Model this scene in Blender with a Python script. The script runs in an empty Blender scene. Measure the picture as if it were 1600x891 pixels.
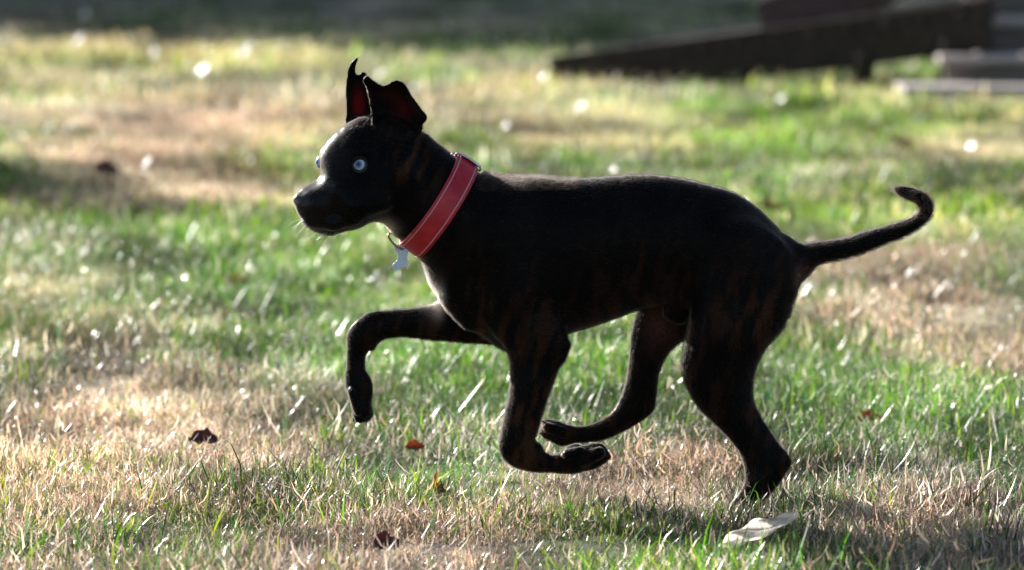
import bpy, math
import numpy as np
from mathutils import Vector
from mathutils.bvhtree import BVHTree
rng = np.random.default_rng(7)
SC = bpy.context.scene
COL = SC.collection
R = math.radians

# ------------------------------------------------------------------ camera
CAM_Y, CAM_Z = -7.1, 0.794
FPX = 200 / 36 * 1600                       # focal length in photograph pixels
PITCH = math.atan(637.5 / FPX)
cam = bpy.data.cameras.new('camera'); cam_o = bpy.data.objects.new('camera', cam); COL.objects.link(cam_o)
cam_o.location = (0, CAM_Y, CAM_Z); cam_o.rotation_euler = (R(90) - PITCH, 0, 0)
cam.lens = 200; cam.sensor_width = 36; cam.clip_start = 0.1; cam.clip_end = 500
cam.dof.use_dof = True; cam.dof.focus_distance = 7.06; cam.dof.aperture_fstop = 7.4
SC.camera = cam_o
# ------------------------------------------------------------------ light
SUN_EL, SUN_AZ = R(22), R(40)               # azimuth measured from straight behind the dog towards the left
sd = Vector((-math.sin(SUN_AZ) * math.cos(SUN_EL), math.cos(SUN_AZ) * math.cos(SUN_EL), math.sin(SUN_EL)))
W = bpy.data.worlds.new('World'); SC.world = W; W.use_nodes = True
nt = W.node_tree; bg = nt.nodes['Background']
sky = nt.nodes.new('ShaderNodeTexSky'); sky.sky_type = 'NISHITA'; sky.sun_disc = False
sky.sun_elevation = SUN_EL; sky.sun_rotation = -SUN_AZ
nt.links.new(sky.outputs[0], bg.inputs[0]); bg.inputs[1].default_value = 0.055
sun = bpy.data.lights.new('sun', 'SUN'); sun.energy = 5.0; sun.angle = R(0.53); sun.color = (1, .965, .92)
sun_o = bpy.data.objects.new('sun', sun); COL.objects.link(sun_o)
sun_o.rotation_euler = (-sd).to_track_quat('-Z', 'Y').to_euler(); sun_o.location = (-6, 8, 8)
SC.view_settings.view_transform = 'Standard'; SC.view_settings.look = 'None'
SC.view_settings.exposure = 1.6; SC.view_settings.gamma = 1
SC.cycles.max_bounces = 8; SC.cycles.diffuse_bounces = 4; SC.cycles.transmission_bounces = 6
SC.cycles.transparent_max_bounces = 8; SC.cycles.sample_clamp_indirect = 6; SC.cycles.sample_clamp_direct = 0
SC.cycles.caustics_reflective = False; SC.cycles.caustics_refractive = False

# ------------------------------------------------------------------ geometry of the view (only used to trace where things stand)
CP, SP = math.cos(PITCH), math.sin(PITCH)
def ray(px, py):
    a = np.asarray(px, float) - 800; b = 445.5 - np.asarray(py, float)
    return a, FPX * CP + b * SP, -FPX * SP + b * CP
def at_y(px, py, Y):
    """the point of plane Y seen at a pixel"""
    x, y, z = ray(px, py); t = (np.asarray(Y, float) - CAM_Y) / y
    return np.stack(np.broadcast_arrays(x * t, CAM_Y + y * t, CAM_Z + z * t), -1)
def at_z(px, py, h=0.0):
    x, y, z = ray(px, py); t = (h - CAM_Z) / z
    return np.stack(np.broadcast_arrays(x * t, CAM_Y + y * t, CAM_Z + z * t), -1)
def to_px(X, Y, Z):
    dy = Y - CAM_Y; dz = Z - CAM_Z
    f = dy * CP - dz * SP; u = dy * SP + dz * CP
    return 800 + FPX * X / f, 445.5 - FPX * u / f
S0 = 0.0008                                  # metres per traced pixel at the dog
def dogw(p):
    """traced units (px, py, nearness) -> world"""
    p = np.asarray(p, float)
    return at_y(p[..., 0], p[..., 1], -p[..., 2] * S0)

# ------------------------------------------------------------------ noise
_lat = np.random.default_rng(3).random((256, 256))
def vnoise(x, y):
    xi = np.floor(x).astype(int); yi = np.floor(y).astype(int); fx = x - xi; fy = y - yi
    fx = fx * fx * (3 - 2 * fx); fy = fy * fy * (3 - 2 * fy)
    g = lambda i, j: _lat[i & 255, j & 255]
    return (g(xi, yi) * (1 - fx) + g(xi + 1, yi) * fx) * (1 - fy) + (g(xi, yi + 1) * (1 - fx) + g(xi + 1, yi + 1) * fx) * fy
def fbm(x, y, o=4):
    s = 0; a = .5
    for i in range(o): s = s + a * vnoise(x * 2 ** i + 17 * i, y * 2 ** i + 5 * i); a *= .5
    return s / (1 - .5 ** o)

# ------------------------------------------------------------------ materials
def mat(name, color=(.5, .5, .5), rough=.6, metal=0, spec=.5):
    m = bpy.data.materials.new(name); m.use_nodes = True; b = m.node_tree.nodes['Principled BSDF']
    b.inputs['Base Color'].default_value = (*color, 1); b.inputs['Roughness'].default_value = rough
    b.inputs['Metallic'].default_value = metal; b.inputs['Specular IOR Level'].default_value = spec
    return m
def N(m, t, **k):
    n = m.node_tree.nodes.new(t)
    for a, v in k.items():
        if hasattr(n, a): setattr(n, a, v)
        else: n.inputs[a.replace('_', ' ')].default_value = v
    return n
def L(m, a, b): m.node_tree.links.new(a, b)
def noisy(m, c1, c2, scale=8, stretch=(1, 1, 1), bump=.3, lo=.35, hi=.65, dist=.002):
    b = m.node_tree.nodes['Principled BSDF']
    tc = N(m, 'ShaderNodeTexCoord'); mp = N(m, 'ShaderNodeMapping'); mp.inputs['Scale'].default_value = stretch
    nz = N(m, 'ShaderNodeTexNoise'); nz.inputs['Scale'].default_value = scale; nz.inputs['Detail'].default_value = 6
    cr = N(m, 'ShaderNodeValToRGB'); e = cr.color_ramp.elements
    e[0].position = lo; e[0].color = (*c1, 1); e[1].position = hi; e[1].color = (*c2, 1)
    L(m, tc.outputs['Object'], mp.inputs[0]); L(m, mp.outputs[0], nz.inputs['Vector']); L(m, nz.outputs[0], cr.inputs[0])
    L(m, cr.outputs[0], b.inputs['Base Color'])
    if bump:
        bp = N(m, 'ShaderNodeBump'); bp.inputs['Strength'].default_value = bump; bp.inputs['Distance'].default_value = dist
        L(m, nz.outputs[0], bp.inputs['Height']); L(m, bp.outputs[0], b.inputs['Normal'])
    return m
def blade_mat(name, rough, trans=.5, attr='col', spec=.5):
    """thin leaf: colour from the 'col' attribute, part of the light passes through"""
    m = bpy.data.materials.new(name); m.use_nodes = True; t = m.node_tree; b = t.nodes['Principled BSDF']
    a = N(m, 'ShaderNodeAttribute'); a.attribute_name = attr
    L(m, a.outputs['Color'], b.inputs['Base Color']); b.inputs['Roughness'].default_value = rough; b.inputs['Specular IOR Level'].default_value = spec
    tr = N(m, 'ShaderNodeBsdfTranslucent'); mx = N(m, 'ShaderNodeMixShader'); mx.inputs[0].default_value = trans
    hs = N(m, 'ShaderNodeHueSaturation'); hs.inputs['Saturation'].default_value = 1.12; hs.inputs['Value'].default_value = 1.3
    L(m, a.outputs['Color'], hs.inputs['Color']); L(m, hs.outputs[0], tr.inputs[0])
    L(m, b.outputs[0], mx.inputs[1]); L(m, tr.outputs[0], mx.inputs[2]); L(m, mx.outputs[0], t.nodes['Material Output'].inputs[0])
    return m

# ------------------------------------------------------------------ objects
def tag(o, label=None, cat=None, group=None, kind=None):
    if label: o['label'] = label
    if cat: o['category'] = cat
    if group: o['group'] = group
    if kind: o['kind'] = kind
    return o
def link(o, parent=None):
    COL.objects.link(o)
    if parent is not None: o.parent = parent
    return o
def empty(name, loc=(0, 0, 0)):
    o = bpy.data.objects.new(name, None); o.location = loc; o.empty_display_size = .05; COL.objects.link(o); return o
def mesh_np(name, V, F, m, parent=None, smooth=True, col=None):
    """V (n,3), F (m,k) with one k; when parented, V is in world space and moved to the parent's frame"""
    V = np.asarray(V, np.float32)
    if parent is not None: V = V - np.array(parent.location, np.float32)
    me = bpy.data.meshes.new(name); F = np.asarray(F, np.int32); k = F.shape[1]
    me.vertices.add(len(V)); me.vertices.foreach_set('co', V.ravel())
    me.loops.add(F.size); me.loops.foreach_set('vertex_index', F.ravel())
    me.polygons.add(len(F)); me.polygons.foreach_set('loop_start', np.arange(0, F.size, k, dtype=np.int32))
    me.update(calc_edges=True)
    me.polygons.foreach_set('use_smooth', np.full(len(F), smooth))
    if m: me.materials.append(m)
    if col is not None:
        a = me.attributes.new('col', 'FLOAT_COLOR', 'POINT'); c = np.ones((len(V), 4), np.float32); c[:, :3] = col
        a.data.foreach_set('color', c.ravel())
    return link(bpy.data.objects.new(name, me), parent)
def mesh_list(name, V, F, m, parent=None, smooth=True):
    V = [tuple(v) for v in np.asarray(V, float) - (np.array(parent.location) if parent is not None else 0)]
    me = bpy.data.meshes.new(name); me.from_pydata(V, [], F); me.update()
    me.polygons.foreach_set('use_smooth', np.full(len(me.polygons), smooth)); me.materials.append(m)
    return link(bpy.data.objects.new(name, me), parent)
def bevel(o, w, seg=2):
    b = o.modifiers.new('bevel', 'BEVEL'); b.width = w; b.segments = seg; b.limit_method = 'ANGLE'; return o

# ================================================================== GROUND
def ground_h(X, Y):
    return (fbm(X * 1.3 + 40, Y * 1.3 + 40, 3) - .5) * .05 + (fbm(X * 9 + 9, Y * 9, 2) - .5) * .012
rowg = np.concatenate([-np.geomspace(400, 3.6, 30), np.linspace(-3.5, 4, 220), np.linspace(4.1, 40, 180), np.geomspace(41, 400, 40)])
colg = np.concatenate([-np.geomspace(400, 5.2, 40), np.linspace(-5, 5, 260), np.geomspace(5.2, 400, 40)])
GX, GY = np.meshgrid(colg, rowg); fade = np.clip(1 - (np.abs(GX) - 20) / 60, 0, 1) * np.clip(1 - (GY - 50) / 80, 0, 1)
GZ = ground_h(GX, GY) * fade
nr, nc = GX.shape; idx = np.arange(nr * nc).reshape(nr, nc)
GF = np.stack([idx[:-1, :-1], idx[:-1, 1:], idx[1:, 1:], idx[1:, :-1]], -1).reshape(-1, 4)

# colour plan of the lawn, fixed to the ground: straw patches, green patches, bare earth and shade painted as dark soil
# (px, py, rx, ry, amount) of the photograph projected on the ground
STRAW = [(320, 215, 190, 45, .9), (390, 312, 110, 20, 1), (90, 335, 130, 18, .9), (190, 262, 170, 40, .6), (1330, 515, 110, 48, 1),
         (1490, 450, 130, 60, .9), (1570, 575, 90, 55, .9), (1440, 840, 130, 55, 1.1), (650, 868, 130, 45, 1.1), (50, 665, 130, 70, .9),
         (210, 600, 150, 60, .8), (880, 225, 170, 26, .7), (1440, 240, 170, 22, .6), (1010, 760, 170, 60, .8), (350, 690, 200, 50, .45),
         (80, 810, 250, 70, .45), (1130, 700, 100, 60, .5), (480, 640, 120, 50, .3), (1260, 430, 60, 22, .8), (1560, 270, 100, 18, .5),
         (700, 170, 120, 20, .4), (300, 130, 350, 50, .1), (760, 700, 120, 60, .4)]
GREEN = [(1300, 190, 380, 32, .8), (1150, 235, 280, 30, .5), (430, 270, 90, 28, 1.1), (280, 430, 330, 60, 1.0), (1350, 340, 260, 60, .9),
         (1430, 660, 220, 55, .6), (650, 560, 230, 70, .7), (930, 560, 120, 70, .7), (1300, 620, 160, 40, .4), (660, 500, 200, 60, .6),
         (160, 150, 130, 28, .4), (1180, 600, 120, 60, .3), (800, 800, 200, 40, .25), (250, 850, 200, 30, .12), (1050, 860, 140, 30, .15), (1550, 720, 90, 40, .3), (1560, 370, 90, 50, .6), (300, 370, 250, 20, .5)]
VIVID = [(1250, 200, 420, 36, .9), (1150, 245, 260, 26, .9), (1420, 330, 200, 60, .6), (430, 265, 80, 24, .7), (250, 95, 450, 36, .9), (330, 450, 300, 60, .35), (900, 560, 250, 60, .4)]
EARTH_SHADE = [(30, 262, 130, 36, 1), (80, 345, 150, 14, .8), (160, 272, 50, 22, .7), (1420, 862, 110, 28, .5), (190, 760, 80, 24, .6), (300, 345, 80, 14, .5), (150, 650, 70, 20, .5)]  # dark patches at the left are tree shade painted as soil
def patchsum(lst, px, py):
    s = np.zeros_like(px)
    for (a, b, rx, ry, w) in lst: s += w * np.exp(-(((px - a) / rx) ** 2 + ((py - b) / ry) ** 2))
    return s
def lawn_mix(X, Y):
    px, py = to_px(X, Y, 0 * X)
    n = fbm(X * 2.6 + 3, Y * .55 + 8, 4) - .5; n2 = fbm(X * 12, Y * 2.6 + 3, 3) - .5
    st = .46 + patchsum(STRAW, px, py) * .72 - patchsum(GREEN, px, py) * .46 + n * 1.9 + n2 * 1.4 + np.clip((Y - 15) / 6, 0, 1) * .15
    st += np.clip((py - 540) / 180, 0, 1) * .17 + np.clip((230 - py) / 150, 0, 1) * np.clip((1000 - px) / 500, -.3, 1) * .13
    ea = patchsum(EARTH_SHADE, px, py) + (fbm(X * 5 + 70, Y * 3, 3) - .68) * 2.2
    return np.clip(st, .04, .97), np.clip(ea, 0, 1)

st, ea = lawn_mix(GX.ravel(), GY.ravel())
n1 = .2 + .5 * fbm(GX.ravel() * 30, GY.ravel() * 20, 3)[:, None]
gc = (np.array([.055, .075, .022]) * (1 - st[:, None]) + np.array([.11, .07, .042]) * st[:, None]) * (.4 + .9 * n1)
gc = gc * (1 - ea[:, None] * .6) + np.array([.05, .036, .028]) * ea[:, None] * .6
gm = bpy.data.materials.new('soil'); gm.use_nodes = True; b = gm.node_tree.nodes['Principled BSDF']; b.inputs['Roughness'].default_value = .9
a = N(gm, 'ShaderNodeAttribute'); a.attribute_name = 'col'; tc = N(gm, 'ShaderNodeTexCoord')
nz = N(gm, 'ShaderNodeTexNoise'); nz.inputs['Scale'].default_value = 260; nz.inputs['Detail'].default_value = 4
mr = N(gm, 'ShaderNodeMapRange'); mr.inputs[3].default_value = .2; mr.inputs[4].default_value = 1.5
ml = N(gm, 'ShaderNodeMix', data_type='RGBA', blend_type='MULTIPLY'); ml.inputs[0].default_value = 1
L(gm, tc.outputs['Object'], nz.inputs['Vector']); L(gm, nz.outputs[0], mr.inputs[0]); L(gm, a.outputs['Color'], ml.inputs[6]); L(gm, mr.outputs[0], ml.inputs[7])
L(gm, ml.outputs[2], b.inputs['Base Color'])
bp = N(gm, 'ShaderNodeBump'); bp.inputs['Strength'].default_value = 1; bp.inputs['Distance'].default_value = .006
L(gm, nz.outputs[0], bp.inputs['Height']); L(gm, bp.outputs[0], b.inputs['Normal'])
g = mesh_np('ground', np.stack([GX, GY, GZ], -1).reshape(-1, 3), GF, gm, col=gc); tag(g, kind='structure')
# gravel drive crossing behind the lawn, in the shade of the trees
dx = np.linspace(-60, 60, 121); dv = []
for x in dx:
    w0 = 27.6 + .5 * math.sin(x * .35) - x * .12; dv += [(x, w0, .03), (x, w0 + 3.4, .035), (x, w0 + 3.4, -.2), (x, w0, -.2)]
df = []
for i in range(120):
    o = i * 4
    for j in range(4): df.append((o + j, o + (j + 1) % 4, o + 4 + (j + 1) % 4, o + 4 + j))
dm = noisy(mat('gravel', rough=.9), (.05, .055, .07), (.13, .13, .16), scale=40, bump=1, dist=.02)
tag(mesh_list('path', dv, [f[::-1] for f in df], dm, smooth=False), kind='structure')

# ================================================================== GRASS
def blades(X, Y, H, Wd, az, lean, curve, twist, segs, base_z=None):
    """flat curved blades; az = lean direction, lean = tilt from vertical (rad) at the root, curve = extra tilt to the tip"""
    n = len(X); nv = segs * 2 + 1
    V = np.zeros((n, nv, 3), np.float32)
    z0 = ground_h(X, Y) - .004 if base_z is None else base_z
    cx = X.copy(); cy = Y.copy(); cz = z0.copy(); seg = H / segs
    dxy = np.stack([np.cos(az), np.sin(az)]); side = np.stack([-np.sin(az + twist), np.cos(az + twist)])
    for s in range(segs + 1):
        f = s / segs
        w = Wd * (1 - .15 * f - .6 * f * f) * .5
        if s < segs:
            V[:, 2 * s, 0] = cx - side[0] * w; V[:, 2 * s, 1] = cy - side[1] * w; V[:, 2 * s, 2] = cz
            V[:, 2 * s + 1, 0] = cx + side[0] * w; V[:, 2 * s + 1, 1] = cy + side[1] * w; V[:, 2 * s + 1, 2] = cz
        else:
            V[:, -1, 0] = cx; V[:, -1, 1] = cy; V[:, -1, 2] = cz
        th = lean + curve * (s + .5) / segs
        cx = cx + seg * np.sin(th) * dxy[0]; cy = cy + seg * np.sin(th) * dxy[1]; cz = cz + seg * np.cos(th)
    base = (np.arange(n) * nv)[:, None]
    tri = []
    for s in range(segs - 1):
        a = 2 * s; tri += [[a, a + 1, a + 3], [a, a + 3, a + 2]]
    tri.append([2 * segs - 2, 2 * segs - 1, 2 * segs])
    F = (base[:, None, :] + np.array(tri)[None]).reshape(-1, 3)
    return V.reshape(-1, 3), F, nv
GREENS = np.array([[.065, .18, .022], [.04, .12, .035], [.115, .22, .03], [.045, .10, .05], [.16, .23, .04]])
STRAWS = np.array([[.44, .38, .30], [.42, .325, .25], [.50, .46, .39], [.24, .19, .15], [.48, .375, .295], [.38, .355, .25]])
DRYS = np.array([[.40, .385, .325], [.26, .245, .205], [.52, .51, .44], [.15, .14, .12], [.42, .40, .31], [.34, .34, .265]])
def scatter(d0, d1, dens, hs, ws, segs, margin, power=1.0, litter=False):
    """blades on the strip of lawn between distances d0 and d1 from the camera"""
    halfw = lambda d: d * .09 * margin + .25
    A = (halfw(d0) + halfw(d1)) * (d1 - d0); n = int(A * dens)
    d = d0 + (d1 - d0) * rng.random(n * 2) ** power; x = (rng.random(n * 2) * 2 - 1) * halfw(d1)
    ok = np.abs(x) < halfw(d); d, x = d[ok][:n], x[ok][:n]; y = d + CAM_Y
    # tufting
    cl = fbm(x * 14 + 5, y * 14, 2); keep = rng.random(len(x)) < np.clip(.25 + 2.2 * (cl - .32) + 1.2 * (fbm(x * 5 + 60, y * 3.5, 2) - .5), .10, 1); x, y = x[keep], y[keep]; n = len(x)
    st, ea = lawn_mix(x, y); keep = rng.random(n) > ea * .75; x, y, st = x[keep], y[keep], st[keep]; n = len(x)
    if litter:      # crumbled dead straw lying in the dry patches
        px, py = to_px(x, y, 0 * x); keep = rng.random(n) < np.clip(patchsum(STRAW, px, py) * .9 + fbm(x * 6 + 20, y * 6, 3) - .5, .05, 1); x, y, st = x[keep], y[keep], st[keep] * 0 + 1; n = len(x)
    isst = rng.random(n) < st
    H = np.where(isst, rng.gamma(6, hs / 7.0, n), rng.gamma(7, hs / 6.2, n)) ; H = np.clip(H, .012, hs * 1.5)
    tall = fbm(x * 3 + 30, y * 3 + 30, 2); H *= (.65 + .8 * tall) * (1.05 - .3 * st)
    Wd = ws * rng.uniform(.55, 1.35, n) * np.where(isst, .85, 1)
    az = rng.normal(.05, 1.6, n); near = d0 < 9.2; lean = np.where(isst, np.abs(rng.normal(1.1, .45, n)), np.abs(rng.normal(.85 if near else .65, .42, n)))
    lean = np.clip(lean, 0, 1.5); curve = np.where(isst, rng.normal(.2, .8, n), rng.normal(.55, .45, n))
    if litter: lean = rng.uniform(.5, 1.55, n); curve = rng.normal(0, 1.4, n); az = rng.uniform(0, 6.28, n)
    V, F, nv = blades(x, y, H, Wd, az, lean, curve, rng.normal(0, .6, n), segs)
    gi = rng.integers(0, len(GREENS), n); si = rng.integers(0, len(STRAWS), n)
    px, py = to_px(x, y, 0 * x); tan = np.clip(patchsum(STRAW, px, py) * 1.1 + (fbm(x * 3 + 50, y * 2, 3) - .55) * 2.5, .08, .9); pick = rng.random(n) < tan
    c = np.where(isst[:, None], np.where(pick[:, None], STRAWS[si], DRYS[si]), GREENS[gi]) * rng.uniform(.7, 1.3, n)[:, None]
    yel = fbm(x * 1.7 + 11, y * .8, 2)[:, None]; c = np.where(isst[:, None], c, c * (1 + np.array([.9, .35, 0]) * np.clip(yel - .45, 0, 1) * 2))
    c = c * (.55 + .9 * fbm(x * 4 + 90, y * 4, 3))[:, None]
    c = np.repeat(c[:, None], nv, 1).reshape(n, nv, 3); c[:, :2] *= .55  # darker roots: dead bases, with gap shade put into the colour
    # dry tips on green blades
    dry = (rng.random(n) < .35) & ~isst; c[dry, -1] = STRAWS[0]; c[dry, -2] = c[dry, -2] * .5 + STRAWS[0] * .5
    return V, F, c.reshape(-1, 3)
gmat = blade_mat('grass_blade', .32, .48, spec=.28)
def build_grass(zones, name):
    Vs, Fs, Cs, o = [], [], [], 0
    for z in zones:
        V, F, c = scatter(*z); Vs.append(V); Fs.append(F + o); Cs.append(c); o += len(V)
    return mesh_np(name, np.concatenate(Vs), np.concatenate(Fs), gmat, col=np.concatenate(Cs), smooth=True)
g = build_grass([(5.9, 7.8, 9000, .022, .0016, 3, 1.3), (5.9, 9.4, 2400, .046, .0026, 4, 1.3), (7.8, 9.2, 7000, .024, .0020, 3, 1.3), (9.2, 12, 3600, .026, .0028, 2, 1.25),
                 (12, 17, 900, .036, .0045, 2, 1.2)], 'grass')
tag(g, 'longer loose blades of grass standing out of the matted lawn', 'grass', kind='stuff')
# the mat itself: tufts of short tangled blades, instanced by geometry nodes
def tint_mat(name, rough, spec):
    m = blade_mat(name, rough, .46, spec=spec); t = m.node_tree; b = t.nodes['Principled BSDF']
    ca = [n for n in t.nodes if n.type == 'ATTRIBUTE'][0]; ia = N(m, 'ShaderNodeAttribute', attribute_type='INSTANCER'); ia.attribute_name = 'tint'
    ml = N(m, 'ShaderNodeVectorMath', operation='MULTIPLY'); outs = [l.to_socket for l in ca.outputs['Color'].links]
    L(m, ca.outputs['Color'], ml.inputs[0]); L(m, ia.outputs['Vector'], ml.inputs[1])
    for o_ in outs: L(m, ml.outputs[0], o_)
    return m
tuft_near = tint_mat('turf_near', .30, .38); tuft_far = tint_mat('turf_far', .42, .16)
def tuft(level, nb, seed, segs, wide, m, coll, nm):
    r_ = np.random.default_rng(seed); x = r_.normal(0, .036, nb); y = r_.normal(0, .036, nb)
    isst = r_.random(nb) < (.12, .38, .64, .92)[level]; lying = r_.random(nb) < (.3 if level < 2 else .6); isst |= lying & (r_.random(nb) < .7)
    H = np.where(isst, r_.gamma(6, .0029, nb), r_.gamma(7, .0035, nb)); H = np.where(lying, r_.gamma(6, .0028, nb), H)
    Wd = wide * r_.uniform(.5, 1.4, nb); az = r_.uniform(0, 6.28, nb)
    lean = np.where(lying, r_.uniform(.9, 1.65, nb), np.where(isst, np.abs(r_.normal(.85, .45, nb)), np.abs(r_.normal(.6, .4, nb))))
    curve = np.where(lying, r_.normal(0, 1.5, nb), r_.normal(.4, .7, nb))
    V, F, nv = blades(x, y, H, Wd, az, lean, curve, r_.normal(0, .7, nb), segs, base_z=np.where(lying, r_.uniform(0, .010, nb), -.003))
    base = np.where(r_.random((nb, 1)) < (.25 + .15 * level), STRAWS[r_.integers(0, 6, nb)], DRYS[r_.integers(0, 6, nb)])
    c = np.where(isst[:, None], base, GREENS[r_.integers(0, 5, nb)]) * r_.uniform(.6, 1.35, (nb, 1))
    c = np.repeat(c[:, None], nv, 1); c[:, :2] *= np.where(lying, .9, .5)[:, None, None]  # lower ends darker: dead roots plus painted shade between blades
    dry = (r_.random(nb) < .3) & ~isst; c[dry, -1] = STRAWS[0]
    me = bpy.data.meshes.new(nm); me.from_pydata([tuple(v) for v in V.astype(float)], [], [tuple(int(k) for k in f) for f in F]); me.update(); me.materials.append(m)
    me.polygons.foreach_set('use_smooth', np.full(len(F), True))
    a_ = me.attributes.new('col', 'FLOAT_COLOR', 'POINT'); cc = np.ones((len(V), 4), np.float32); cc[:, :3] = c.reshape(-1, 3); a_.data.foreach_set('color', cc.ravel())
    coll.objects.link(bpy.data.objects.new(nm, me))
def turf(name, d0, d1, dens, margin, coll, scl0, label, d_pow=1.0):
    halfw = lambda d: d * .09 * margin + .25
    n = int(2 * halfw(d1) * (d1 - d0) * dens)
    d = d0 + (d1 - d0) * rng.random(n); x = (rng.random(n) * 2 - 1) * halfw(d1); ok = np.abs(x) < halfw(d); d, x = d[ok], x[ok]; y = d + CAM_Y
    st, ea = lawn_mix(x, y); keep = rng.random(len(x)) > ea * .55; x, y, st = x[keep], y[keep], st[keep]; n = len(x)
    lev = np.clip(np.floor(st * 4 + rng.uniform(-.5, .5, n)), 0, 3).astype(np.int32)
    px, py = to_px(x, y, 0 * x); tan = np.clip(patchsum(STRAW, px, py) * 1.1 + (fbm(x * 3 + 50, y * 2, 3) - .5) * 1.6, 0, 1)[:, None]
    tint = np.array([.93, .98, .90]) * (1 - tan) + np.array([1.12, .95, .87]) * tan
    yel = np.clip(fbm(x * 1.7 + 11, y * .8, 2) - .45, 0, 1)[:, None] * (1 - tan); tint = tint * (1 + np.array([.7, .4, -.1]) * yel * 1.2)
    tint = tint * np.clip(.95 + 3.2 * (fbm(x * 9 + 90, y * 2.2, 3) - .5), .30, 1.6)[:, None] * rng.uniform(.8, 1.2, (n, 1))
    fg = np.clip((py - 600) / 200, 0, 1)[:, None] * (1 - tan); tint = tint * (1 + np.array([.06, -.06, .14]) * fg)
    dull = np.clip((y - 15) / 5, 0, 1)[:, None]; tint = tint * (1 - dull * .7) + tint.mean(1, keepdims=True) * np.array([1.02, .96, 1.08]) * dull * .7  # far turf greyed: grey litter, with the tree shade's tone put in
    viv = np.clip(patchsum(VIVID, px, py), 0, 1)[:, None]; tint = tint * (1 + np.array([.20, .26, -.14]) * viv)
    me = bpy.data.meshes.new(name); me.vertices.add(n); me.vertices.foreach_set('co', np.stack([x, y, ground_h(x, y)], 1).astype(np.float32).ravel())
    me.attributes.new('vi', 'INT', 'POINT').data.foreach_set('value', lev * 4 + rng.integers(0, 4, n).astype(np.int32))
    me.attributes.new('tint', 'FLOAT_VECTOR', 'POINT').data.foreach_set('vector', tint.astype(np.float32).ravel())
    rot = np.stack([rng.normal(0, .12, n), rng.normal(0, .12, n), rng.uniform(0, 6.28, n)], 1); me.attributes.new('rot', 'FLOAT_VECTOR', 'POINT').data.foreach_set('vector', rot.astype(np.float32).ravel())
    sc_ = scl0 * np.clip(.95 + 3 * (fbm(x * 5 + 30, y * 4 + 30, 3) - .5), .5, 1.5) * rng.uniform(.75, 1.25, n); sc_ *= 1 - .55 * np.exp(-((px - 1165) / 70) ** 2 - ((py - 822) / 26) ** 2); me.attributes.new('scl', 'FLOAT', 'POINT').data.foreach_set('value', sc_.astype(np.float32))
    o = link(bpy.data.objects.new(name, me)); tag(o, label, 'grass', kind='stuff')
    ng = bpy.data.node_groups.new('turf_tufts', 'GeometryNodeTree'); ng.interface.new_socket('Geometry', in_out='INPUT', socket_type='NodeSocketGeometry'); ng.interface.new_socket('Geometry', in_out='OUTPUT', socket_type='NodeSocketGeometry')
    gi = ng.nodes.new('NodeGroupInput'); go = ng.nodes.new('NodeGroupOutput'); ip = ng.nodes.new('GeometryNodeInstanceOnPoints'); ci = ng.nodes.new('GeometryNodeCollectionInfo')
    ci.inputs['Collection'].default_value = coll; ci.inputs['Separate Children'].default_value = True; ci.inputs['Reset Children'].default_value = True
    def na(nm, ty):
        q = ng.nodes.new('GeometryNodeInputNamedAttribute'); q.data_type = ty; q.inputs['Name'].default_value = nm; return q.outputs['Attribute']
    er = ng.nodes.new('FunctionNodeEulerToRotation'); ng.links.new(na('rot', 'FLOAT_VECTOR'), er.inputs[0])
    ng.links.new(gi.outputs[0], ip.inputs['Points']); ng.links.new(ci.outputs[0], ip.inputs['Instance']); ip.inputs['Pick Instance'].default_value = True
    ng.links.new(na('vi', 'INT'), ip.inputs['Instance Index']); ng.links.new(er.outputs[0], ip.inputs['Rotation']); ng.links.new(na('scl', 'FLOAT'), ip.inputs['Scale'])
    ng.links.new(ip.outputs[0], go.inputs[0]); md = o.modifiers.new('turf', 'NODES'); md.node_group = ng
    return n
cn = bpy.data.collections.new('near_tufts'); cf = bpy.data.collections.new('far_tufts')
for lv in range(4):
    for v_ in range(4):
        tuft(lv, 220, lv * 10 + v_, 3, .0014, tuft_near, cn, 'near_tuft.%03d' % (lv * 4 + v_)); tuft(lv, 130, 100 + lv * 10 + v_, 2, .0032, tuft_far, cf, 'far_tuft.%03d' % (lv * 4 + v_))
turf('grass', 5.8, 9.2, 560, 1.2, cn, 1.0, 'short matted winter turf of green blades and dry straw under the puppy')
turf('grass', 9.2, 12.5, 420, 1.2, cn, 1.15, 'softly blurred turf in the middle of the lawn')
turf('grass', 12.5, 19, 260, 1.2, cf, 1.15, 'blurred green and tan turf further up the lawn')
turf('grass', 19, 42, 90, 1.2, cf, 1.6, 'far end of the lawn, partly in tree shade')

# ================================================================== DOG
VOX = 2.0
def smooth_poly(P, sub=4, sharp=()):
    P = np.array(P, float); n = len(P); out = []
    for i in range(n):
        p0, p1, p2, p3 = P[(i - 1) % n], P[i], P[(i + 1) % n], P[(i + 2) % n]
        for t in np.arange(sub) / sub:
            out.append(.5 * ((2 * p1) + (-p0 + p2) * t + (2 * p0 - 5 * p1 + 4 * p2 - p3) * t * t + (-p0 + 3 * p1 - 3 * p2 + p3) * t ** 3))
    return np.array(out)
def sdf_poly(P, X, Y):
    """signed distance to a polygon, negative inside"""
    d2 = np.full(X.shape, 1e9); ins = np.zeros(X.shape, bool)
    for i in range(len(P)):
        x1, y1 = P[i]; x2, y2 = P[(i + 1) % len(P)]
        ex, ey = x2 - x1, y2 - y1; l = ex * ex + ey * ey + 1e-9
        t = np.clip(((X - x1) * ex + (Y - y1) * ey) / l, 0, 1)
        d2 = np.minimum(d2, (X - x1 - t * ex) ** 2 + (Y - y1 - t * ey) ** 2)
        c = (y1 > Y) != (y2 > Y)
        if y1 != y2: ins ^= c & (X < (x2 - x1) * (Y - y1) / (y2 - y1) + x1)
    d = np.sqrt(d2); return np.where(ins, -d, d)
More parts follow.
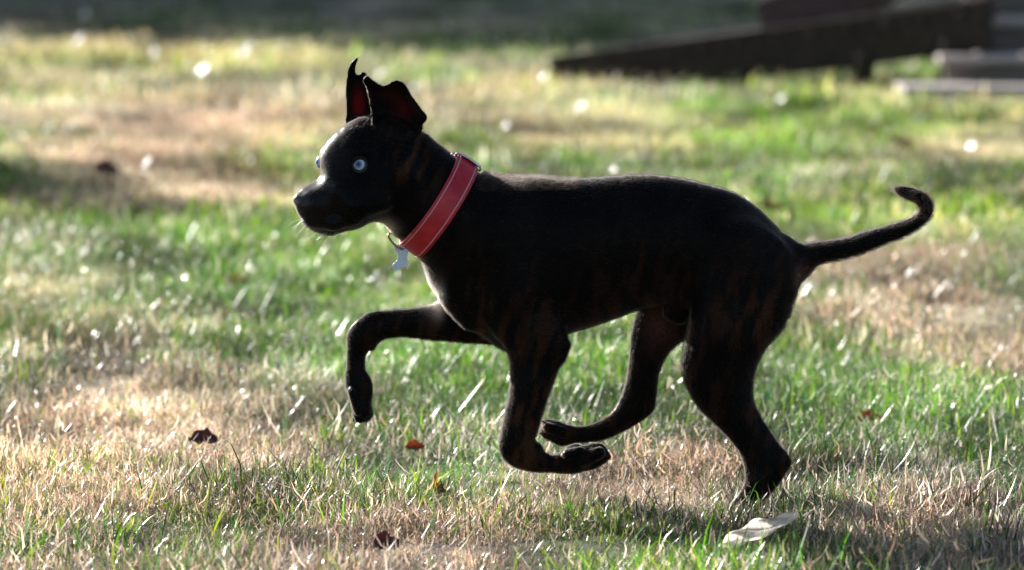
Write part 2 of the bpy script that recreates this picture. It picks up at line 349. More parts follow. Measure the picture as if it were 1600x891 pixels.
def poisson(mask, h):
    """solve lap(u) = -2 inside the mask, 0 outside, coarse to fine"""
    lv = [mask]
    while min(lv[-1].shape) > 16 and len(lv) < 4:
        m = lv[-1]; m = m[:m.shape[0] // 2 * 2, :m.shape[1] // 2 * 2]
        lv.append(m.reshape(m.shape[0] // 2, 2, m.shape[1] // 2, 2).mean((1, 3)) > .5)
    u = np.zeros(lv[-1].shape)
    for k in range(len(lv) - 1, -1, -1):
        m = lv[k]; hh = h * 2 ** k
        if u.shape != m.shape:
            u = np.repeat(np.repeat(u, 2, 0), 2, 1)
            u = np.pad(u, ((0, m.shape[0] - u.shape[0]), (0, m.shape[1] - u.shape[1])))
        for it in range(260 if k else 160):
            v = np.zeros_like(u); v[1:-1, 1:-1] = (u[2:, 1:-1] + u[:-2, 1:-1] + u[1:-1, 2:] + u[1:-1, :-2] + 2 * hh * hh) * .25
            u = np.where(m, v, 0)
    return u
X0, X1, Y0, Y1, Z0, Z1 = 448, 1472, 78, 818, -128, 132
gx = np.arange(X0, X1, VOX); gy = np.arange(Y0, Y1, VOX); gz = np.arange(Z0, Z1, VOX)
FLD = np.full((len(gx), len(gy), len(gz)), 30, np.float32)
def smin(a, b, k):
    h = np.clip(k - np.abs(a - b), 0, None) / k
    return np.minimum(a, b) - h * h * k * .25
def sub_box(x0, x1, y0, y1, z0, z1, pad):
    i = lambda v, o, n: int(np.clip((v - o) / VOX, 0, n))
    return (slice(i(x0 - pad, X0, len(gx)), i(x1 + pad, X0, len(gx)) + 1), slice(i(y0 - pad, Y0, len(gy)), i(y1 + pad, Y0, len(gy)) + 1),
            slice(i(z0 - pad, Z0, len(gz)), i(z1 + pad, Z0, len(gz)) + 1))
def idw(ctrl, X, Y):
    s = 0; t = 0
    for c in ctrl:
        w = 1 / (((X - c[0]) ** 2 + (Y - c[1]) ** 2) ** 1.5 + 400); s = s + w * 1.0; t = t + w[..., None] * np.array(c[2:])
    t = t / s[..., None]; return t
def inflate(P, ctrl, k=12, R0=25):
    """a body part with the traced outline and an elliptical section; ctrl = (px, py, centre nearness, depth ratio)"""
    P = smooth_poly(P); pad = 26
    sl = sub_box(P[:, 0].min(), P[:, 0].max(), P[:, 1].min(), P[:, 1].max(), -200, 200, pad)
    X, Y = np.meshgrid(gx[sl[0]], gy[sl[1]], indexing='ij')
    d = sdf_poly(P, X, Y); u = poisson(d < 0, VOX); u = np.where(d < 0, u, -2 * R0 * d)
    ux, uy = np.gradient(u, VOX); g2 = ux ** 2 + uy ** 2
    c = idw(ctrl, X, Y); zc, kk = c[..., 0:1], c[..., 1:2]
    Zr = gz[None, None, :] - zc
    q = Zr ** 2 / kk ** 2 - u[..., None]
    f = q / np.sqrt(4 * Zr ** 2 / kk ** 4 + g2[..., None] + 64)
    FLD[sl[0], sl[1], :] = smin(FLD[sl[0], sl[1], :], np.clip(f, -40, 40), k)
def capsule(p, q, r1, r2, k=8, sub=False, sq=1.0):
    p = np.array(p, float); q = np.array(q, float); r = max(r1, r2) / min(sq, 1)
    lo = np.minimum(p, q) - r; hi = np.maximum(p, q) + r
    sl = sub_box(lo[0], hi[0], lo[1], hi[1], lo[2], hi[2], k + 8)
    X = gx[sl[0]][:, None, None]; Y = gy[sl[1]][None, :, None]; Z = gz[sl[2]][None, None, :]
    e = q - p; l = e @ e + 1e-9
    t = np.clip(((X - p[0]) * e[0] + (Y - p[1]) * e[1] + (Z - p[2]) * e[2]) / l, 0, 1)
    f = np.sqrt((X - p[0] - t * e[0]) ** 2 + (Y - p[1] - t * e[1]) ** 2 + ((Z - p[2] - t * e[2]) * sq) ** 2) - (r1 + (r2 - r1) * t)
    if sub: FLD[sl] = -smin(-FLD[sl], f, k)
    else: FLD[sl] = smin(FLD[sl], f, k)

TORSO = [(640, 225), (662, 208), (678, 219), (704, 239), (730, 256), (748, 269), (765, 273), (800, 278), (835, 276), (870, 280), (900, 280), (950, 275.5), (1000, 273),
         (1030, 274), (1060, 278), (1100, 286.6), (1140, 298), (1170, 315), (1200, 340), (1220, 362), (1238, 378), (1256, 384), (1268, 400), (1268, 415), (1255, 437),
         (1243, 455), (1225, 495), (1180, 515), (1120, 505), (1075, 490), (1040, 478), (994, 486), (970, 495), (936, 507), (902, 517), (880, 524), (850, 534), (820, 546), (792, 550),
         (775, 541), (750, 524), (725, 508), (704, 494), (692, 478), (684, 464), (675, 452), (669, 440), (663, 422), (657, 405), (650, 391), (636, 382), (620, 372), (608, 360), (600, 345), (605, 300), (620, 250)]
inflate(TORSO, [(640, 290, 4, .80), (690, 320, 2, .80), (740, 380, 0, .78), (760, 440, 0, .72), (850, 400, 0, .66), (950, 390, 0, .66), (1050, 380, 0, .66), (1150, 400, 0, .74), (1220, 430, 0, .9)], k=10, R0=60)
HEAD = [(459.5, 311), (470, 299), (488, 289), (498, 281), (500.5, 274), (500, 264), (499, 253), (500, 242), (505, 232), (511, 220), (522, 209.5), (534, 199), (548, 189), (566, 182), (590, 178), (620, 182),
        (645, 195), (664, 212), (676, 240), (670, 290), (640, 330), (605, 348), (586, 346), (575, 348), (561, 353), (543, 359), (527, 366), (516, 368.5), (497, 365), (484, 359), (473, 351), (470.5, 340), (465, 331), (461.5, 319)]
inflate(HEAD, [(475, 320, 26, .95), (500, 330, 26, .9), (530, 330, 18, .85), (540, 240, 6, .85), (590, 260, 4, .78), (640, 270, 2, .78)], k=10, R0=40)
# near hind leg, far hind leg, near foreleg, far foreleg, tail
inflate([(1077, 516), (1066, 548), (1064, 577), (1072, 605), (1091, 638), (1117, 664), (1145, 694), (1159, 718), (1164, 746), (1157, 765), (1147, 779), (1139, 795), (1146, 806), (1163, 807), (1187, 789), (1211, 765),
         (1227, 742), (1234, 723), (1225, 704), (1202, 671), (1183, 638), (1176, 614), (1180, 581), (1192, 553), (1211, 529), (1228, 506), (1238, 478), (1245, 455), (1245, 420), (1220, 375), (1170, 350), (1120, 370), (1088, 430)],
        [(1160, 430, 36, .62), (1130, 560, 46, .62), (1140, 650, 48, .60), (1200, 710, 50, .52), (1170, 780, 50, .7)], k=14, R0=30)
inflate([(996, 478), (986, 520), (983, 558), (978, 595), (966, 628), (952, 647), (928, 661), (905, 666), (886, 662), (868, 656), (856, 654.5), (848, 657), (845, 668), (844, 677), (848, 685), (860, 690), (875, 698), (893, 695), (911, 692.5),
         (930, 691), (950, 686), (975, 675), (999, 661), (1021, 643), (1026, 619), (1030, 586), (1042, 558), (1060, 534), (1076, 516), (1095, 470), (1080, 420), (1030, 415), (1002, 445)],
        [(1045, 440, -38, .6), (1010, 560, -46, .62), (1000, 640, -48, .6), (930, 678, -48, .75), (860, 672, -48, .9)], k=12, R0=25)
inflate([(770, 520), (787, 542), (795, 560), (797, 580), (795, 616), (789, 642), (783, 672), (779, 695), (780, 706), (784, 715), (795, 726), (810, 733), (831, 738), (854, 738.5), (870, 740), (889, 742), (901, 740.5), (912, 737), (927, 735),
         (939, 729), (949, 722), (955, 713), (950, 702), (941, 693), (929, 691), (918, 694), (913, 696), (902, 692), (893, 694), (883, 699.5), (873, 708), (862, 710), (852, 706), (848, 698), (842, 692), (837, 688), (839, 680), (843, 665),
         (848, 647), (856, 625), (869, 588), (884, 549), (887, 530), (884, 510), (862, 450), (815, 415), (770, 440), (752, 480)],
        [(810, 450, 34, .62), (830, 540, 44, .62), (820, 640, 46, .75), (810, 710, 46, .75), (900, 718, 46, .95)], k=14, R0=28)
inflate([(660, 479.5), (631, 483), (604, 484.5), (579, 487), (564, 495), (550, 507), (541.5, 524), (542, 544), (541, 571), (538, 593), (541, 611), (546, 628), (551, 650), (556, 661), (565, 661.5), (575, 659), (583, 652), (584, 644),
         (581, 631), (583, 618), (583, 605), (580, 591), (571, 576), (572, 557), (577, 549), (584, 549), (589, 541), (596, 533), (612, 528.5), (638, 528), (668, 531.6), (699, 534), (740, 537), (775, 537), (800, 515), (790, 465), (740, 440), (700, 445), (685, 470)],
        [(760, 490, -30, .6), (700, 505, -42, .65), (600, 508, -48, .72), (556, 560, -50, .8), (560, 630, -50, .9)], k=8, R0=22)
inflate([(1225, 368), (1250, 380), (1275, 378), (1300, 375), (1325, 370.5), (1350, 362), (1375, 355.5), (1400, 348), (1414, 343), (1427, 336), (1434, 327.5), (1433, 321), (1427, 316), (1418, 313), (1407, 307.5), (1401, 303.5), (1397, 298), (1395, 293.5),
         (1401, 291), (1413, 290), (1427, 293), (1441, 298.5), (1451, 306), (1458, 317), (1458.5, 328), (1456, 338), (1447, 348), (1432, 359.5), (1413, 370), (1384, 381), (1355, 393), (1325, 403), (1300, 408), (1285, 411.5), (1273, 418), (1258, 432), (1230, 440), (1205, 405)],
        [(1230, 405, 0, 1), (1350, 378, 4, 1), (1440, 345, 10, 1), (1445, 312, 0, 1), (1405, 298, -14, 1)], k=8, R0=14)
# --- muscles and joints that round the profile
capsule((800, 330, 44), (800, 460, 52), 34, 36, 30)                 # shoulder blade
capsule((800, 330, -40), (770, 470, -46), 32, 30, 30)
capsule((1150, 380, 44), (1120, 520, 52), 40, 40, 26)               # thigh
capsule((1140, 390, -42), (1060, 500, -44), 34, 28, 26)
capsule((700, 462, 26), (735, 500, 26), 14, 18, 16); 
capsule((1050, 486, 8), (1062, 494, 10), 17, 15, 6)                 # between the hind legs
capsule((1188, 610, 78), (1208, 690, 76), 5, 4, 9, sub=True); capsule((812, 570, 78), (806, 680, 80), 4, 4, 9, sub=True); capsule((860, 500, 92), (880, 530, 84), 5, 4, 10, sub=True)
capsule((884, 540, 46), (876, 560, 46), 8, 8, 12)                   # elbow
capsule((1228, 722, 50), (1222, 712, 50), 9, 8, 10)                 # hock point
# --- head modelling: muzzle, brow, cheek, eye sockets, nose pad, lips
capsule((490, 322, 30), (545, 322, 32), 24, 36, 16)
capsule((548, 234, 34), (576, 236, 42), 11, 12, 14)                 # near brow
capsule((590, 300, 34), (620, 270, 34), 34, 36, 24)                 # cheek
capsule((506, 246, 0), (508, 238, 0), 8, 7, 12)
capsule((505, 284, 20), (478, 302, 26), 7, 8, 12)                  # bridge of the nose
capsule((600, 318, 62), (575, 326, 60), 9, 7, 18)                   # cheek muscle
capsule((530, 300, 62), (545, 322, 66), 7, 7, 18)                   # whisker pad edge                      # far brow
capsule((562, 257, 64), (562, 257, 50), 13, 11, 7, sub=True)
capsule((469, 313, 34), (474, 318, 40), 12, 12, 5)                  # nose pad
capsule((486, 346, 44), (522, 350, 54), 6, 8, 14)                    # flews
capsule((522, 350, 54), (556, 342, 56), 8, 5, 14)
# --- toes
for (a, b, r) in [((888, 712, 62), (906, 706, 64), 11), ((912, 718, 60), (936, 708, 62), 13), ((900, 722, 50), (940, 712, 48), 13), ((896, 716, 34), (934, 706, 32), 12), ((884, 722, 44), (902, 728, 46), 13)]:
    capsule(a, b, r, r * .85, 4)
for (a, b, r) in [((552, 612, -36), (560, 642, -36), 10), ((560, 606, -44), (570, 646, -42), 11), ((560, 606, -58), (572, 644, -58), 11), ((550, 610, -62), (560, 642, -64), 10)]:
    capsule(a, b, r, r * .9, 4)
for (a, b, r) in [((880, 676, -36), (856, 668, -34), 10), ((880, 678, -46), (854, 674, -46), 10), ((880, 680, -58), (858, 672, -58), 10)]:
    capsule(a, b, r, r * .9, 4)
for (a, b, r) in [((1172, 776, 42), (1152, 798, 38), 9), ((1178, 780, 52), (1160, 802, 52), 9), ((1186, 780, 60), (1172, 800, 64), 8)]:
    capsule(a, b, r, r * .85, 4)
for (a, b) in [((948, 716, 58), (961, 722, 60)), ((949, 712, 44), (960, 718, 43)), ((552, 655, -38), (555, 666, -37)), ((564, 656, -44), (564, 664, -43)), ((850, 660, -36), (843, 654, -35)), ((848, 676, -46), (840, 679, -46)), ((1147, 800, 38), (1141, 807, 36))]:
    capsule(a, b, 3.2, 1.4, 3)
# --- ears: thin cupped shells
EARM = []
def ear(P, surf, t=4.3, k=7):
    P = smooth_poly(P); sl = sub_box(P[:, 0].min(), P[:, 0].max(), P[:, 1].min(), P[:, 1].max(), -200, 200, 16)
    X, Y = np.meshgrid(gx[sl[0]], gy[sl[1]], indexing='ij'); d = sdf_poly(P, X, Y)
    u = poisson(d < 0, VOX); u = np.sqrt(np.clip(u, 0, None)); zs = surf(X, Y, u)
    f2 = np.abs(gz[None, None] - zs[..., None]) - t
    dd = d[..., None] - .8; f = np.minimum(np.maximum(f2, dd), 0) + np.sqrt(np.clip(f2, 0, None) ** 2 + np.clip(dd, 0, None) ** 2)
    FLD[sl[0], sl[1], :] = smin(FLD[sl[0], sl[1], :], f, k)
FAR_EAR = [(561, 89), (551, 95), (544, 107), (542, 120), (540, 134), (540, 155), (541, 172), (541, 190), (550, 204), (575, 200), (584, 186), (580, 170), (576, 152), (572, 136), (570, 125), (573, 117), (567, 111.5), (560, 117), (555.5, 112), (556.5, 101)]
ear(FAR_EAR, lambda X, Y, u: -20 - u * .8 + (200 - Y) * .05)
NEAR_EAR = [(584, 200), (581, 186), (577, 157), (573.5, 140), (567, 126), (573, 118), (580, 123), (588, 129), (599, 134), (607, 131), (614, 126.5), (622, 125.5), (630, 128.5), (637, 137), (644, 150), (653, 163), (660, 173), (666, 180), (666, 188), (661, 195), (659, 208), (648, 220), (628, 224), (604, 214)]
ear(NEAR_EAR, lambda X, Y, u: 44 - u * .95 + (200 - Y) * .08 - np.clip((X - 650) / 16, 0, 1) * 4 + np.clip((140 - Y) / 12, 0, 1) * np.clip((590 - X) / 15, 0, 1) * 8)
capsule((638, 152, 38), (658, 184, 36), 4, 7, 8)                     # rolled outer edge
capsule((572, 126, 50), (598, 137, 50), 4, 3, 4)
capsule((578, 142, 44), (584, 184, 42), 2.5, 3, 5)
capsule((602, 200, 30), (630, 212, 32), 11, 10, 18)                    # ear base
capsule((553, 190, -24), (568, 192, -20), 10, 10, 10)

def surface_nets(F):
    S = F < 0; nx, ny, nz = S.shape
    c = [S[i:nx - 1 + i, j:ny - 1 + j, k:nz - 1 + k] for i in (0, 1) for j in (0, 1) for k in (0, 1)]
    al = c[0].copy(); an = c[0].copy()
    for q in c[1:]: al &= q; an |= q
    I, J, K = np.nonzero(an & ~al); n = len(I)
    idx = np.full(al.shape, -1, np.int32); idx[I, J, K] = np.arange(n)
    cor = [(i, j, k) for i in (0, 1) for j in (0, 1) for k in (0, 1)]
    val = np.stack([F[I + a, J + b, K + d] for a, b, d in cor], 1)
    P = np.zeros((n, 3)); cnt = np.zeros(n)
    for a in range(8):
        for b in range(a + 1, 8):
            if sum(abs(cor[a][t] - cor[b][t]) for t in range(3)) != 1: continue
            m = (val[:, a] < 0) != (val[:, b] < 0); t = val[:, a] / np.where(m, val[:, a] - val[:, b], 1)
            p = np.array(cor[a]) + t[:, None] * (np.array(cor[b]) - np.array(cor[a])); P += np.where(m[:, None], p, 0); cnt += m
    P = P / cnt[:, None] + np.stack([I, J, K], 1)
    Q = []
    for ax in range(3):
        A = S.take(range(S.shape[ax] - 1), ax); B = S.take(range(1, S.shape[ax]), ax)
        e = np.nonzero(A != B); fl = A[e]; e = list(e); o1, o2 = [t for t in range(3) if t != ax]
        ok = (e[o1] > 0) & (e[o2] > 0) & (e[o1] < idx.shape[o1]) & (e[o2] < idx.shape[o2]); e = [v[ok] for v in e]; fl = fl[ok]
        def g(d1, d2):
            w = list(e); w[o1] = w[o1] - d1; w[o2] = w[o2] - d2; return idx[tuple(w)]
        q = np.stack([g(1, 1), g(0, 1), g(0, 0), g(1, 0)], 1)
        if ax == 1: q = q[:, ::-1]
        q[fl == False] = q[fl == False][:, ::-1]; Q.append(q)
    return P, np.concatenate(Q)
FLD += 1.1
P, Q = surface_nets(FLD)
# smoothing
E = np.concatenate([Q[:, [0, 1]], Q[:, [1, 2]], Q[:, [2, 3]], Q[:, [3, 0]]])
deg = np.bincount(E.ravel(), minlength=len(P))[:, None]
def lap(P):
    s = np.zeros_like(P)
    for a in range(3): s[:, a] = np.bincount(E[:, 0], P[E[:, 1], a], len(P)) + np.bincount(E[:, 1], P[E[:, 0], a], len(P))
    return s / deg - P
for i in range(6): P = P + .5 * lap(P); P = P - .51 * lap(P)
T = P * VOX + np.array([X0, Y0, Z0])          # traced space
NEARV = T.copy()
Wv = dogw(T)
def vmask(T):
    x, y, z = T[:, 0], T[:, 1], T[:, 2]
    g = lambda a, b, rx, ry: np.exp(-(((x - a) / rx) ** 2 + ((y - b) / ry) ** 2))
    white = np.clip(1.6 * g(600, 358, 16, 12) + 1.5 * g(676, 452, 14, 26) * (z < 24) + 1.3 * g(686, 470, 8, 22), 0, 1)  # white throat patch; on the chest, sun glint put into the fur colour
    pink = np.clip(1.3 * g(1256, 436, 12, 20) + 1.0 * g(1030, 510, 26, 40) * (z < -10) * .6, 0, 1)
    earin = np.clip((1.3 * g(561, 163, 11, 26) + .45 * g(604, 147, 24, 11) + .65 * g(634, 170, 18, 18)), 0, 1) * (y < 205)
    nose = np.clip(1.6 * g(469, 316, 13, 12) * (x < 486), 0, 1)
    return white, pink, earin, nose
FUR_BLACK = np.array([.003, .0027, .003]); FUR_BROWN = np.array([.12, .046, .02])
def brindle(T):
    x, y, z = T[:, 0], T[:, 1], T[:, 2]
    a = np.clip((x - 560) / 700, 0, 1)
    s = fbm(x / 9 + y / 40 + z / 40, y / 34 + 3, 4)
    b = np.clip((s - .47) * 5, 0, 1) * .5 * np.clip(.25 + 1.2 * fbm(x / 90 + 8, y / 80 + 2, 2) - .3, 0, 1)
    low = np.clip((y - 330) / 200, 0.15, 1)
    neck = np.exp(-(((x - 640) / 40) ** 2 + ((y - 260) / 60) ** 2)) * .9
    hind = np.exp(-(((x - 1220) / 50) ** 2 + ((y - 480) / 90) ** 2)) * .9
    head = np.clip((600 - x) / 40, 0, 1) * .85
    b = b * np.clip(low * .75 + neck + hind, 0, 1.2) * (1 - head)
    return np.clip(b, 0, 1)
white, pink, earin, nose = vmask(T); br = brindle(T)[:, None]
colr = FUR_BLACK * (1 - br) + FUR_BROWN * br
colr = colr * (1 - white[:, None]) + np.array([.45, .40, .36]) * white[:, None]
colr = colr * (1 - pink[:, None]) + np.array([.16, .07, .06]) * pink[:, None]
colr = colr * (1 - earin[:, None]) + np.array([.035, .010, .010]) * earin[:, None]
colr = colr * (1 - nose[:, None]) + np.array([.004, .004, .005]) * nose[:, None]
dm = bpy.data.materials.new('short_coat'); dm.use_nodes = True; b = dm.node_tree.nodes['Principled BSDF']
a = N(dm, 'ShaderNodeAttribute'); a.attribute_name = 'col'; L(dm, a.outputs['Color'], b.inputs['Base Color'])
b.inputs['Roughness'].default_value = .36; b.inputs['Sheen Weight'].default_value = .55; b.inputs['Sheen Roughness'].default_value = .28; b.inputs['Sheen Tint'].default_value = (1, .93, .85, 1)
gl = N(dm, 'ShaderNodeAttribute'); gl.attribute_name = 'gloss'; L(dm, gl.outputs['Fac'], b.inputs['Specular IOR Level'])
am = N(dm, 'ShaderNodeAttribute'); am.attribute_name = 'ear'; tr = N(dm, 'ShaderNodeBsdfTranslucent'); tr.inputs[0].default_value = (.42, .035, .02, 1)
mx = N(dm, 'ShaderNodeMixShader'); L(dm, am.outputs['Fac'], mx.inputs[0]); L(dm, b.outputs[0], mx.inputs[1]); L(dm, tr.outputs[0], mx.inputs[2])
L(dm, mx.outputs[0], dm.node_tree.nodes['Material Output'].inputs[0])
tc = N(dm, 'ShaderNodeTexCoord'); nz = N(dm, 'ShaderNodeTexNoise'); nz.inputs['Scale'].default_value = 500; nz.inputs['Detail'].default_value = 3
bp = N(dm, 'ShaderNodeBump'); bp.inputs['Strength'].default_value = .4; bp.inputs['Distance'].default_value = .0006
L(dm, tc.outputs['Object'], nz.inputs['Vector']); L(dm, nz.outputs[0], bp.inputs['Height']); L(dm, bp.outputs[0], b.inputs['Normal'])
dog_loc = at_y(1165, 806, -50 * S0); dog = empty('dog', tuple(dog_loc))
tag(dog, 'black brindle puppy with pale blue eyes running to the left with two legs tucked under', 'dog')
# world orientation of faces: traced x right, y down, nearness towards the camera
body = mesh_np('body', Wv, Q, dm, dog, col=colr)
me = body.data; gl_ = me.attributes.new('gloss', 'FLOAT', 'POINT'); gl_.data.foreach_set('value', (.05 + .15 * np.clip((560 - T[:, 0]) / 60, 0, 1) * (T[:, 1] < 400) + .3 * nose).astype(np.float32))
ea_ = me.attributes.new('ear', 'FLOAT', 'POINT'); ea_.data.foreach_set('value', (earin * .22).astype(np.float32))
Nv = np.zeros(len(Wv) * 3, np.float32); me.vertices.foreach_get('normal', Nv); Nv = Nv.reshape(-1, 3)
cent = Wv[(np.abs(T[:, 0] - 950) < 10)].mean(0); tm = (np.abs(T[:, 0] - 950) < 10)
if ((Wv[tm] - cent) * Nv[tm]).sum() < 0:
    me.flip_normals(); Nv = -Nv
bvh = BVHTree.FromPolygons([tuple(v) for v in Wv], [tuple(int(i) for i in q) for q in Q])
camp = Vector((0, CAM_Y, CAM_Z))
def hit(px, py):
    d = Vector([float(v) for v in ray(px, py)]).normalized(); h = bvh.ray_cast(camp, d); return h
# --- fur
furm = bpy.data.materials.new('fur_hair'); furm.use_nodes = True; t = furm.node_tree; t.nodes.remove(t.nodes['Principled BSDF'])
a = N(furm, 'ShaderNodeAttribute'); a.attribute_name = 'tint'
h1 = N(furm, 'ShaderNodeBsdfHair', component='Reflection'); h1.inputs['RoughnessU'].default_value = .16; h1.inputs['RoughnessV'].default_value = .6
h2 = N(furm, 'ShaderNodeBsdfHair', component='Transmission'); h2.inputs['RoughnessU'].default_value = .16; h2.inputs['RoughnessV'].default_value = .5
df_ = N(furm, 'ShaderNodeBsdfDiffuse'); L(furm, a.outputs['Color'], df_.inputs['Color'])
def scaled(k, o):
    v = N(furm, 'ShaderNodeVectorMath', operation='MULTIPLY_ADD'); v.inputs[1].default_value = (k,) * 3; v.inputs[2].default_value = (o, o * .92, o * .85); L(furm, a.outputs['Color'], v.inputs[0]); return v.outputs[0]
L(furm, scaled(.8, .02), h1.inputs['Color']); L(furm, scaled(1.2, .5), h2.inputs['Color'])
m1 = N(furm, 'ShaderNodeMixShader'); m1.inputs[0].default_value = .5; L(furm, h1.outputs[0], m1.inputs[1]); L(furm, h2.outputs[0], m1.inputs[2])
m2 = N(furm, 'ShaderNodeMixShader'); m2.inputs[0].default_value = .45; L(furm, m1.outputs[0], m2.inputs[1]); L(furm, df_.outputs[0], m2.inputs[2])
hb = N(furm, 'ShaderNodeBsdfHairPrincipled', parametrization='COLOR'); hb.inputs['Roughness'].default_value = .22; hb.inputs['Radial Roughness'].default_value = .5; L(furm, a.outputs['Color'], hb.inputs['Color'])
m3 = N(furm, 'ShaderNodeMixShader'); m3.inputs[0].default_value = .15; L(furm, m2.outputs[0], m3.inputs[1]); L(furm, hb.outputs[0], m3.inputs[2]); L(furm, m3.outputs[0], t.nodes['Material Output'].inputs[0])
CC = np.array([684, 317.]); CN = np.array([.84, .54])            # collar plane
def make_fur(n):
    A = Wv[Q]; ar = np.linalg.norm(np.cross(A[:, 2] - A[:, 0], A[:, 3] - A[:, 1]), axis=1); pr = ar / ar.sum()
    f = rng.choice(len(Q), n, p=pr); u = rng.random((n, 1)); v = rng.random((n, 1))
    lerp = lambda B: (B[Q[f, 0]] * (1 - u) + B[Q[f, 1]] * u) * (1 - v) + (B[Q[f, 3]] * (1 - u) + B[Q[f, 2]] * u) * v
    p = lerp(Wv); t = lerp(T); nn = lerp(Nv.astype(float)); nn /= np.linalg.norm(nn, axis=1)[:, None]
    x, y, z = t.T
    # direction the coat lies in (world): backwards along the body, down the legs
    fl = np.zeros((n, 3)); fl[:] = (1, 0, -.25)
    legs = (y > 545) | ((x < 690) & (y > 465)) | ((x > 1040) & (y > 500))
    fl[legs] = (0, 0, -1)
    m = (y > 540) & (x < 1050) & (x > 835) & (y > 640); fl[m & (z > 0)] = (1, 0, 0); fl[m & (z < 0)] = (-1, 0, -.2)
    m = (x > 590) & (x < 760) & (y > 465) & (z < -10) & (y < 545); fl[m] = (-1, 0, 0)
    m = (x > 1250) & (y < 420); fl[m] = (1, 0, .2); m = (x > 1425) & (y < 335) & (y < 400); fl[m] = (-.3, .2, 1); m = (x < 1440) & (x > 1380) & (y < 316); fl[m] = (-1, .2, .1)
    m = (x < 668) & (y < 205); fl[m] = (.2, 0, 1)
    fl += rng.normal(0, .16, (n, 3)) + (np.stack([fbm(x / 30, y / 30, 2), 0 * x, fbm(x / 30 + 9, y / 30, 2)], 1) - .5) * .5
    fl -= (fl * nn).sum(1)[:, None] * nn; fl /= np.linalg.norm(fl, axis=1)[:, None] + 1e-6
    ln = np.full(n, .0048); ln[(x < 600) & (y > 150)] = .0030; ln[(x < 600) & (y > 150) & (x < 500)] = .0018; ln[(y < 195) & (x < 668)] = .0022
    ln[(x > 740) & (x < 900) & (y < 300)] = .0085; ln[x > 1250] = .0080; ln[legs & (y > 620)] = .0042; ln[(y > 690) & (x > 870) & (x < 970)] = .0022; ln[(y > 600) & (x < 600)] = .0026
    ln[(x > 1210) & (y > 440) & (y < 600)] = .0075
    ln *= rng.uniform(.6, 1.25, n); up = rng.uniform(.25, .65, n)[:, None]
    up[(x > 750) & (x < 900) & (y < 300)] += .35
    q1 = p + (fl * (1 - up * .5) + nn * up) * ln[:, None] * .5
    q2 = q1 + (fl + nn * (up * .25)) * ln[:, None] * .5
    keep = np.ones(n, bool)
    dc = (x - CC[0]) * CN[0] + (y - CC[1]) * CN[1]; keep &= ~((dc > -26) & (dc < 32) & (x > 590) & (x < 770) & (y > 235) & (y < 400) & (np.abs(z) < 120))
    for (ex, ey, er) in ((562, 257, 15), (497, 253, 9)): keep &= (x - ex) ** 2 + (y - ey) ** 2 > er ** 2
    keep &= ~((x < 481) & (y < 328) & (y > 303))
    br = brindle(t)[:, None]; w, pk, eg, no = vmask(t)
    c = FUR_BLACK * 1.5 * (1 - br) + FUR_BROWN * 1.6 * br; c = c * (1 - w[:, None]) + np.array([.62, .56, .50]) * w[:, None]
    c = c * rng.uniform(.6, 1.5, (n, 1))
    pale = rng.random(n) < np.where((x > 1385) & (y < 345), .6, np.where((x > 740) & (x < 900) & (y < 300), .3, .03)); c[pale] = np.array([.22, .13, .08])  # sunlit glare on tail tip and scruff put in as paler hairs
    eri = (eg > .2) & (nn[:, 1] < -.2); keep &= ~(eri & (rng.random(n) < .85))
    pts = np.stack([p - nn * .0004, q1, q2], 1)[keep]; return pts, c[keep]
def hair_object(name, pts, c, r0, r1, parent, m):
    hc = bpy.data.hair_curves.new(name); n, k, _ = pts.shape; hc.add_curves([k] * n)
    pts = pts - np.array(parent.location)
    hc.attributes['position'].data.foreach_set('vector', pts.astype(np.float32).ravel())
    ra = hc.attributes.get('radius') or hc.attributes.new('radius', 'FLOAT', 'POINT')
    ra.data.foreach_set('value', np.tile(np.linspace(r0, r1, k), n).astype(np.float32))
    ta = hc.attributes.new('tint', 'FLOAT_COLOR', 'CURVE'); cc = np.ones((n, 4), np.float32); cc[:, :3] = c; ta.data.foreach_set('color', cc.ravel())
    hc.materials.append(m); return link(bpy.data.objects.new(name, hc), parent)
pts, c = make_fur(240000)
tag(hair_object('fur', pts, c, .00009, .00003, dog, furm), kind='stuff')
# whiskers on the muzzle and brow
wp = []; 
CHIN = np.array([(472, 343), (475, 350), (485, 357), (497, 363), (512, 366), (527, 364), (541, 357)], float)
for i in range(20):
    t = rng.random() ** 1.4 * 5.6; q = int(t); px, py = CHIN[q] * (1 - t + q) + CHIN[q + 1] * (t - q) + (rng.uniform(0, 2), rng.uniform(-3, 0))
    h = hit(px, py)
    if h[0] is None: continue
    d = np.array([-.75 + rng.normal(0, .2), rng.normal(.1, .3), -.70 + rng.normal(0, .2)]); ln = rng.uniform(.006, .016); p = np.array(h[0])
    wp.append([p, p + d * ln * .35, p + d * ln * .7 + [0, 0, -.0004], p + d * ln + [0, 0, -.0012]])
tag(hair_object('whiskers', np.array(wp), np.full((len(wp), 3), .7), .00013, .00004, dog, furm), kind='stuff')

